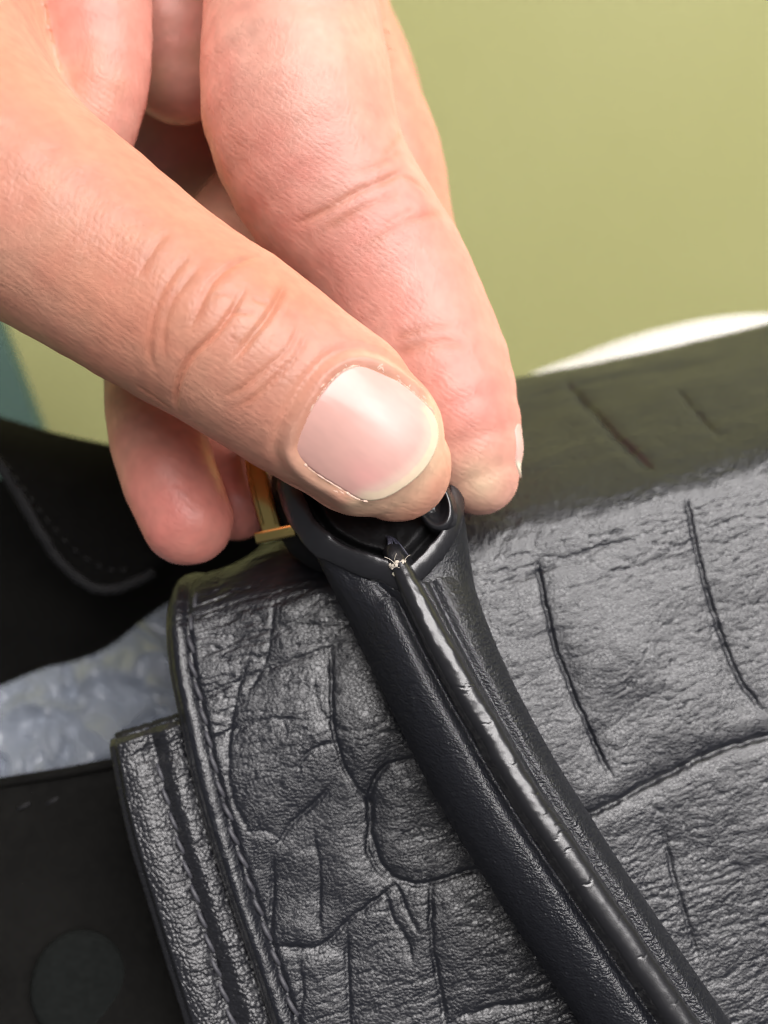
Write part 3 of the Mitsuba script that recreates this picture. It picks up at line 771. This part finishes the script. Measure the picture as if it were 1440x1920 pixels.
def surface_nets(f, lo, hi, h):
    n = np.ceil((np.asarray(hi) - lo) / h).astype(int) + 1
    # coarse pass first, so that only blocks near the surface are evaluated finely
    F = np.full(n, 9.0, np.float32)
    c = 5
    nc_ = -(-n // c)
    gi = np.stack(np.meshgrid(*[np.arange(k) for k in nc_], indexing='ij'), -1).reshape(-1, 3)
    cenv = lo + (gi * c + (c - 1) / 2) * h
    fc = f(cenv)
    half = h * c * 0.5 * math.sqrt(3) * 1.12
    F_sign = np.where(fc < 0, -9.0, 9.0)
    blk = np.stack(np.meshgrid(*[np.arange(c)] * 3, indexing='ij'), -1).reshape(-1, 3)
    idx = (gi[:, None] * c + blk[None])
    okb = (idx < n).all(-1)
    vals = np.repeat(F_sign[:, None], c ** 3, 1)
    near = np.abs(fc) < half
    pts = (lo + idx[near].reshape(-1, 3) * h)
    vals[near] = f(pts).reshape(near.sum(), -1)
    ii = idx[okb]
    F[ii[:, 0], ii[:, 1], ii[:, 2]] = vals[okb]
    ins = F < 0
    dim = np.array(F.shape) - 1
    ssum, cnt = np.zeros((*dim, 3), np.float32), np.zeros(dim, np.float32)
    corner = [(i, j, k) for i in (0, 1) for j in (0, 1) for k in (0, 1)]

    def sl(o):
        return tuple(slice(o[k], o[k] + dim[k]) for k in range(3))

    for a in corner:
        for ax in range(3):
            if a[ax]:
                continue
            b = list(a)
            b[ax] = 1
            fa, fb = F[sl(a)], F[sl(b)]
            m = ins[sl(a)] != ins[sl(b)]
            t = fa[m] / (fa[m] - fb[m])
            base = np.repeat(np.array(a, np.float32)[None], len(t), 0)
            base[:, ax] += t
            ssum[m] += base
            cnt[m] += 1
    act = cnt > 0
    vid = np.full(dim, -1)
    vid[act] = np.arange(act.sum())
    cellp = np.stack(np.nonzero(act), 1)
    v = lo + (cellp + ssum[act] / cnt[act][:, None]) * h
    faces = []
    for ax in range(3):
        u, w = (ax + 1) % 3, (ax + 2) % 3
        sa, sb = [slice(1, -1)] * 3, [slice(1, -1)] * 3
        sa[ax], sb[ax] = slice(0, -1), slice(1, None)
        A, B = ins[tuple(sa)], ins[tuple(sb)]
        e_ = np.stack(np.nonzero(A != B), 1)
        off = np.ones(3, int)
        off[ax] = 0
        e0 = e_ + off
        flip = A[A != B]
        quad = []
        for du, dw in ((0, 0), (-1, 0), (-1, -1), (0, -1)):
            s = e0.copy()
            s[:, u] += du
            s[:, w] += dw
            quad.append(vid[s[:, 0], s[:, 1], s[:, 2]])
        quad = np.stack(quad, 1)
        quad = np.where(flip[:, None], quad, quad[:, ::-1])
        faces.append(quad[(quad >= 0).all(1)])
    q = np.vstack(faces)
    return v, np.vstack([q[:, [0, 1, 2]], q[:, [0, 2, 3]]])


LO, HI = np.array([-76.0, -12.0, -216.0]), np.array([24.0, 118.0, -90.0])
hvtx, hfac = surface_nets(hand, LO, HI, 0.62)
def calm(m, n):
    """Smooths, and leaves alone the few vertices that the filter would throw off."""
    before = np.array(m.vertices)
    trimesh.smoothing.filter_taubin(m, lamb=0.5, nu=0.53, iterations=n)
    v = np.array(m.vertices)
    far = np.linalg.norm(v - before, axis=1) > 0.3
    v[far] = before[far]
    m.vertices = v


hm = trimesh.Trimesh(hvtx, hfac, process=False)
calm(hm, 8)
fc_ = hm.triangles_center
seen = (np.abs(fc_[:, 0] / -fc_[:, 2]) < 0.47) & (np.abs(fc_[:, 1] / -fc_[:, 2]) < 0.60) & (hm.face_normals[:, 2] > -0.35)
hm = trimesh.Trimesh(*trimesh.remesh.subdivide(hm.vertices, hm.faces, face_index=np.nonzero(seen)[0]), process=False)
hm.merge_vertices()
calm(hm, 8)
V, Fh = np.array(hm.vertices), np.array(hm.faces)
NV = np.array(trimesh.Trimesh(V, Fh, process=False).vertex_normals)


def cast(px, py, f):
    """Where the lines of sight through these points meet a finger: used to carry creases and marks onto its skin."""
    r = unit(U(np.asarray(px, float), np.asarray(py, float), 1.0)).reshape(-1, 3)
    t = np.full(len(r), 86.0)
    for _ in range(80):
        t += np.clip(f(r * t[:, None]), -1, 3) * 0.8
    return r * t[:, None]


thumb, index = CH['thumb'], CH['index']
chd = np.stack([c(V) for c in CH.values()] + [palm(V)], 1)
who = chd.argmin(1)
names = list(CH) + ['palm']
is_thumb, is_index = who == 0, who == 1
fwd = NV[:, 2]

disp = np.zeros(len(V))
disp += 0.16 * (meshkit.fbm(V / 5.0, 3, 201) - 0.5) * 2
# fine skin relief as geometry: small cushions between lines
disp += 0.030 * (meshkit.fbm(V / 0.9, 3, 202) - 0.5) * 2

red = np.zeros(len(V))


def crease(pts, depth, width, f, mask, bulge=0.35, side=1.2, tint=0.5, jit=0.25):
    """A fold of the skin: a valley with soft shoulders along a line on the finger."""
    p2 = spline(np.asarray(pts, float), n=60)
    line = cast(p2[:, 0], p2[:, 1], f)
    line = line[np.abs(f(line)) < 0.1]
    if len(line) < 12:
        return
    line = line + (meshkit.fbm(line / 1.5, 2, 203) - 0.5)[:, None] * jit
    line = spline(line[::4], n=220)
    m = np.nonzero(mask)[0]
    d, i = cKDTree(line).query(V[m], distance_upper_bound=4.5)
    ok = np.isfinite(d)
    m, d, i = m[ok], d[ok], i[ok]
    end = np.minimum(i, 219 - i) / 219.0
    t = np.clip(end / 0.18, 0.08, 1)
    disp[m] += t * (-0.72 * depth * np.exp(-(d / (0.7 * width)) ** 2) + 0.4 * bulge * depth * np.exp(-((d - side) / (0.55 * side)) ** 2))
    red[m] = np.maximum(red[m], tint * t * np.exp(-(d / (width * 1.3)) ** 2))


mt = is_thumb & (fwd > -0.4)
for pts, dep, w_ in [
    ([(490, 478), (450, 492), (418, 512), (390, 545), (372, 585), (350, 632)], 0.42, 0.50),
    ([(462, 536), (446, 566), (430, 592), (405, 625), (372, 655), (345, 690), (333, 722), (330, 762), (345, 790)], 0.60, 0.40),
    ([(537, 528), (520, 562), (500, 596), (478, 625), (455, 655), (425, 690)], 0.55, 0.50),
    ([(360, 470), (322, 520), (300, 560), (286, 610), (282, 660), (300, 715)], 0.26, 0.55),
    ([(380, 495), (345, 535), (318, 580), (308, 635), (312, 690)], 0.22, 0.45),
    ([(320, 430), (280, 480), (256, 530)], 0.18, 0.6),
    ([(560, 600), (545, 645), (500, 690), (455, 725), (405, 752)], 0.20, 0.42),
    ([(580, 612), (560, 660), (520, 705), (470, 748), (420, 775)], 0.20, 0.40),
    ([(430, 590), (455, 588), (482, 596)], 0.22, 0.30),
    ([(430, 630), (450, 645), (468, 640)], 0.14, 0.30),
    ([(395, 560), (425, 555), (452, 565)], 0.14, 0.30),
    ([(470, 560), (490, 570), (505, 565)], 0.12, 0.30),
    ([(250, 720), (290, 745), (330, 775)], 0.12, 0.5),
    ([(640, 690), (600, 722), (560, 770), (545, 815)], 0.20, 0.6),
]:
    crease(pts, dep, w_, thumb, mt)
mi_ = is_index & (fwd > -0.6)
for pts, dep, w_ in [
    ([(548, 422), (585, 408), (630, 384), (680, 357), (725, 338), (768, 312)], 0.55, 0.50),
    ([(600, 432), (660, 402), (720, 378), (770, 362)], 0.10, 0.5),
    ([(650, 330), (690, 318), (720, 305), (752, 282)], 0.20, 0.4),
    ([(680, 470), (720, 440), (770, 415), (838, 400)], 0.20, 0.5),
    ([(716, 428), (742, 408), (778, 392)], 0.18, 0.35),
    ([(735, 668), (780, 652), (830, 645), (890, 655)], 0.20, 0.7),
    ([(735, 640), (790, 620), (860, 612)], 0.15, 0.5),
    ([(712, 300), (735, 270), (748, 250)], 0.2, 0.4),
    ([(742, 330), (770, 345), (800, 372)], 0.2, 0.35),
]:
    crease(pts, dep, w_, index, mi_)
mo = (who == 3) | (who == 4)

# blobs of the flesh: swellings between the creases
def swell(px, py, f, amount, radius, mask):
    c = cast([px], [py], f)[0]
    m = np.nonzero(mask)[0]
    d = np.linalg.norm(V[m] - c, axis=1)
    disp[m] += amount * np.exp(-(d / radius) ** 2)


swell(440, 600, thumb, 0.35, 7.0, mt)
swell(470, 180, index, 0.5, 9.0, mi_)
swell(860, 760, index, 0.6, 6.0, mi_)
swell(770, 345, index, 0.35, 2.6, mi_)
swell(790, 385, index, 0.30, 2.2, mi_)
swell(752, 285, index, 0.30, 2.6, mi_)

# ---- the thumbnail: outline on the thumb, its own curved plate, the fold of skin round it
NAIL = np.array([(558, 842), (563, 812), (578, 778), (600, 742), (625, 712), (652, 692), (682, 686), (720, 696), (768, 722), (806, 752), (826, 776), (833, 812), (822, 848), (796, 886), (760, 916), (722, 936), (690, 938), (650, 918), (612, 895), (578, 870)], float)
nc3 = cast([700], [812], thumb)[0]
nn = unit(grad(thumb, nc3[None])[0])
ns = unit(U(790, 880, 1.0) - U(610, 745, 1.0))
ns = unit(ns - (ns @ nn) * nn)
nt = np.cross(nn, ns)


def plane_st(px, py):
    r = unit(U(px, py, 1.0))
    q = r * ((nc3 @ nn) / (r @ nn))[:, None] - nc3
    return np.stack([q @ ns, q @ nt], 1)


out2 = spline(plane_st(NAIL[:, 0], NAIL[:, 1]), n=200, closed=True)
cst = out2.mean(0)
gp = cst + (out2[::8] - cst)[:, None] * np.linspace(0, 0.98, 8)[None, :, None]
gp = gp.reshape(-1, 2)


def down(f, st, h0=5.0):
    q = nc3 + st[:, :1] * ns + st[:, 1:] * nt + nn * h0
    for _ in range(60):
        q = q - nn * np.clip(f(q), -1, 3)[:, None] * 0.8
    return (q - nc3) @ nn


hgt = down(thumb, gp)
basis = lambda s, t: np.stack([np.ones_like(s), s, t, s * s, s * t, t * t], -1)
coef = np.linalg.lstsq(basis(gp[:, 0], gp[:, 1]), hgt, rcond=None)[0]
coef[3] *= 0.75
plate = lambda s, t: basis(s, t) @ coef + 0.12
from shapely.geometry import Polygon, Point
from shapely import points as shp_points, distance as shp_distance, contains as shp_contains
poly = Polygon(out2)
m = np.nonzero(is_thumb & (fwd > 0))[0]
vs = V[m] - nc3
st = np.stack([vs @ ns, vs @ nt], 1)
hh = vs @ nn
pts_ = shp_points(st)
dist = shp_distance(poly.exterior, pts_) * np.where(shp_contains(poly, pts_), -1, 1)
reach = np.abs(hh) < 8
dist = np.where(reach, dist, 20)
distal = sm(0.2, 0.75, (st[:, 0] - cst[0]) / (out2[:, 0].max() - cst[0]))      # towards the free edge
target = plate(st[:, 0], st[:, 1]) - hh
sink = sm(0.15, -0.6, dist)
fold = np.exp(-((dist - 0.75) / 0.65) ** 2) * (dist > -0.2)
disp[m] += sink * (target - 0.32 - disp[m]) + (1 - sink) * fold * (0.55 * (1 - distal) - 0.15 * distal)
disp[m] -= 0.30 * np.exp(-((dist - 2.2) / 0.6) ** 2) * (1 - distal) * (dist > 0)
nail_red = np.zeros(len(V))
nail_red[m] = np.exp(-((dist - 0.9) / 0.9) ** 2) * (1 - distal)
tipyellow = np.zeros(len(V))
tipyellow[m] = np.exp(-(np.clip(dist, 0, 9) / 2.2) ** 2) * sm(-0.1, 0.5, distal)

V2 = V + NV * disp[:, None]

# skin colour: what the skin itself has (ruddy pads and knuckles, pale pressed tips), smoothly varied
base = np.array([0.600, 0.292, 0.203])
tan = np.array([0.565, 0.250, 0.162])
pink = np.array([0.690, 0.300, 0.250])
pale = np.array([0.760, 0.520, 0.350])
col = np.repeat(base[None], len(V), 0)


def mixin(c, w):
    global col
    col = col * (1 - w[:, None]) + c * w[:, None]


mixin(tan, 0.75 * is_thumb * sm(-0.25, 0.2, meshkit.fbm(V / 14, 2, 210) - 0.35))
mixin(np.array([0.665, 0.325, 0.258]), 0.7 * is_index)


def blush(px, py, f, c, radius, amount, mask):
    p = cast([px], [py], f)[0]
    d = np.linalg.norm(V - p, axis=1)
    mixin(np.asarray(c), amount * np.exp(-(d / radius) ** 2) * mask * (0.75 + 0.5 * meshkit.fbm(V / 3, 2, 211)))


blush(450, 120, index, pink, 6.5, 0.32, is_index)
blush(560, 330, index, pink, 6.5, 0.50, is_index)
blush(690, 480, index, pink, 8.0, 0.60, is_index)
blush(880, 740, index, (0.72, 0.27, 0.22), 5.5, 0.75, is_index)
blush(760, 620, index, pink, 6.0, 0.40, is_index)
blush(895, 905, index, pale, 3.6, 0.85, is_index)
blush(640, 60, index, pale, 8, 0.35, is_index)
blush(655, 640, thumb, pink, 5.0, 0.40, is_thumb)
blush(300, 560, thumb, (0.62, 0.25, 0.17), 9, 0.35, is_thumb)
blush(520, 760, thumb, (0.64, 0.25, 0.18), 6, 0.35, is_thumb)
blush(600, 905, thumb, pale, 4.5, 0.45, is_thumb)
blush(80, 330, thumb, pink, 8, 0.25, is_thumb)
palmf = lambda q: palm(q)
mixin(pink, 0.60 * ((who == 5) * 1.0) * sm(0.35, 0.6, meshkit.fbm(V / 9, 2, 212)))
lt = cast([320], [960], CH['little'])[0]
rt = cast([440], [950], CH['ring'])[0]
for p_ in (lt, rt):
    d = np.linalg.norm(V - p_, axis=1)
    mixin(np.array([0.68, 0.210, 0.180]), 0.75 * np.exp(-(d / 11) ** 2) * mo)
mixin(np.array([0.50, 0.19, 0.115]), 1.1 * np.clip(red, 0, 0.75))
mixin(np.array([0.66, 0.33, 0.25]), 0.45 * nail_red)
mixin(pale, 0.8 * tipyellow)
col *= (1 + 0.24 * (meshkit.fbm(V / 1.1, 3, 213) - 0.5) + 0.10 * (meshkit.fbm(V / 5.5, 2, 214) - 0.5))[:, None]
mott = meshkit.fbm(V / 3.2, 3, 215) - 0.5
col *= 1 + mott[:, None] * np.array([0.02, -0.24, -0.22])
if 'DBG' in globals():
    r_ = unit(U(865.0, 788.0, 1.0)); dd_ = np.linalg.norm(V - (V @ r_)[:, None] * r_, axis=1)
    k_ = np.argsort(np.where(V[:, 2] > -150, dd_, 99))[:25]
    print(np.c_[dd_[k_], V[k_], disp[k_], who[k_], red[k_]].round(2))
add('person__hand', (V2, Fh), 'skin', smooth=True, color=np.clip(col, 0, 1), label='bare hand with thumb and index finger pinching, other fingers curled')
labels['person'] = {'label': 'person, only a bare hand, pinching the torn end of the bag handle', 'category': 'person'}

# nail plate mesh
nrg, nag = 44, 200
rr_ = np.concatenate([np.linspace(0, 1, nrg), [1.0, 0.985]])
s_ = cst[0] + (out2[:, 0] - cst[0])[:, None] * rr_[None]
t_ = cst[1] + (out2[:, 1] - cst[1])[:, None] * rr_[None]
zz = plate(s_, t_)
zz = zz - 0.10 * np.repeat((np.concatenate([np.linspace(0, 1, nrg) ** 10, [1, 1]]))[None], nag, 0)
zz[:, nrg] -= 0.45
zz[:, nrg + 1] -= 0.60
zz += 0.02 * nz(s_ / 6, t_ / 0.35, 0, 2, 221)
nvx = nc3 + s_[..., None] * ns + t_[..., None] * nt + zz[..., None] * nn
smax = out2[:, 0].max()
dd = shp_distance(poly.exterior, shp_points(np.stack([s_.ravel(), t_.ravel()], 1))).reshape(s_.shape)
dis_ = sm(0.30, 0.62, (s_ - cst[0]) / (smax - cst[0]))
ncol = np.repeat(np.array([0.72, 0.41, 0.35])[None, None], nag, 0).repeat(nrg + 2, 1)


def nmix(c, w):
    global ncol
    ncol = ncol * (1 - w[..., None]) + np.asarray(c) * w[..., None]


sp, tp_ = plane_st(np.array([690.0, 640, 740]), np.array([892.0, 800, 780])).T
nmix((0.80, 0.40, 0.36), 0.8 * np.exp(-(((s_ - sp[0]) / 2.6) ** 2 + ((t_ - tp_[0]) / 1.8) ** 2)))
nmix((0.84, 0.60, 0.55), 0.6 * np.exp(-(((s_ - sp[2]) / 3.5) ** 2 + ((t_ - tp_[2]) / 3.5) ** 2)))
nmix((0.80, 0.63, 0.50), 0.55 * sm(2.6, 1.2, dd) * dis_)
nmix((0.79, 0.62, 0.45), sm(1.15, 0.8, dd + 0.25 * nz(s_, t_, 0, 2, 222)) * dis_)
ncol *= (1 + 0.08 * nz(s_ / 1.5, t_ / 0.5, 0, 3, 223))[..., None]
add('person__thumbnail', (nvx.reshape(-1, 3), grid_faces(nag, nrg + 2, True, False)), 'nail_plate', smooth=True, color=np.clip(ncol.reshape(-1, 3), 0, 1), label='pink thumbnail with a cream free edge')

# dry cuticle: ragged pale skin along the nail's sides and root
cang = np.arange(nag)
near_root = np.nonzero((out2[:, 0] - cst[0]) / (smax - cst[0]) < 0.62)[0]
st0 = near_root[np.nonzero(np.diff(near_root, append=near_root[0] + nag) > 1)[0]]
runs = np.split(near_root, np.nonzero(np.diff(near_root) > 1)[0] + 1)
if len(runs) > 1 and runs[0][0] == 0 and runs[-1][-1] == nag - 1:
    runs = [np.concatenate([runs[-1], runs[0]])] + runs[1:-1]
cm = []
for run in runs:
    if len(run) < 6:
        continue
    o = out2[run]
    o = spline(o, n=len(run) * 3)
    o = cst + (o - cst) * 1.012
    z_ = plate(o[:, 0], o[:, 1]) - 0.08
    path = nc3 + o[:, :1] * ns + o[:, 1:] * nt + z_[:, None] * nn
    k = np.arange(len(path))
    r_ = 0.06 + 0.22 * np.clip(nz(k / 5.0, 0, 0, 3, 231), -0.3, 1)
    r_ = np.clip(r_, 0.02, 0.2)
    path += nn * (0.25 * nz(k / 4.0, 3, 0, 3, 232))[:, None]
    cm.append(sweep(path, r_, nn, 9, flat=(0.7, 1.3)))
for i in range(18):                                     # flakes
    k = rng.choice(near_root)
    o = cst + (out2[k] - cst) * rng.uniform(1.02, 1.16)
    z_ = down(thumb, o[None])[0] + 0.34
    c0 = nc3 + o[0] * ns + o[1] * nt + z_ * nn
    dirv = unit(ns * rng.normal(0.4, 0.6) + nt * rng.normal(0, 0.6))
    pth = np.array([c0 - dirv * rng.uniform(0.1, 0.5), c0 + nn * 0.08, c0 + dirv * rng.uniform(0.1, 0.5)])
    cm.append(sweep(spline(pth, n=6), 0.055, nn, 6, flat=(0.4, 1.3)))
add('person__cuticle', trimesh.util.concatenate(cm), 'cuticle_skin', label='dry pale cuticle round the thumbnail')

# index fingernail, seen edge-on at the right of the fingertip
ip = index.p
ax0, ax1 = U(866, 800, 124.5), U(905, 905, 122.8)
ia = unit(ax1 - ax0)
inn = unit(np.array([0.88, 0.25, -0.42]))
inn = unit(inn - (inn @ ia) * ia)
ilat = np.cross(inn, ia)
ss_, ff = np.meshgrid(np.linspace(0, 1, 40), np.linspace(-1, 1, 31), indexing='ij')
ph = ff * np.radians(60) * np.sqrt(np.clip(1 - (np.clip(0.35 - ss_, 0, 1) / 0.36) ** 2, 0.02, 1)) * np.sqrt(np.clip(1 - 0.75 * (np.clip(ss_ - 0.7, 0, 1) / 0.3) ** 2, 0.02, 1))
org = ax0 + ia * (ss_ * 7.4 + 1.6)[..., None]
dv = np.cos(ph)[..., None] * inn + np.sin(ph)[..., None] * ilat
t = np.full(ss_.size, 14.0)
og, dvv = org.reshape(-1, 3), dv.reshape(-1, 3)
for _ in range(60):
    t -= np.clip(index(og + dvv * t[:, None]), -1, 3) * 0.8
t = t.reshape(ss_.shape)
t = gaussian_filter1d(t, 2, axis=0) + 0.58 * sm(0.0, 0.25, ss_)
nv_ = org + dv * t[..., None]
nb2 = org + dv * (t - 0.35)[..., None]
full = np.concatenate([nv_, nb2[:, ::-1]], 1)
icol = np.repeat(np.array([0.74, 0.47, 0.40])[None, None], 40, 0).repeat(62, 1)
wv_ = sm(0.72, 0.84, np.concatenate([ss_, ss_], 1))[..., None]
icol = icol * (1 - wv_) + np.array([0.80, 0.70, 0.55]) * wv_
add('person__fingernail', (full.reshape(-1, 3), grid_faces(40, 62, False, True)), 'nail_plate', smooth=True, color=icol.reshape(-1, 3), label='fingernail of the index finger, seen from its side')

# a few fine hairs on the finger behind
for i, pts in enumerate([[(698, 32, 140), (712, 48, 139), (728, 60, 139)], [(690, 45, 140), (714, 58, 139), (738, 62, 139)], [(706, 62, 141), (722, 80, 140), (734, 92, 140)], [(704, 40, 141), (716, 42, 140), (722, 34, 140)], [(715, 78, 141), (730, 92, 140), (742, 94, 140)]]):
    add(num('person__hair', i), sweep(spline(UL(pts), n=14), np.linspace(0.045, 0.02, 14), sides=6), 'hair_dark')
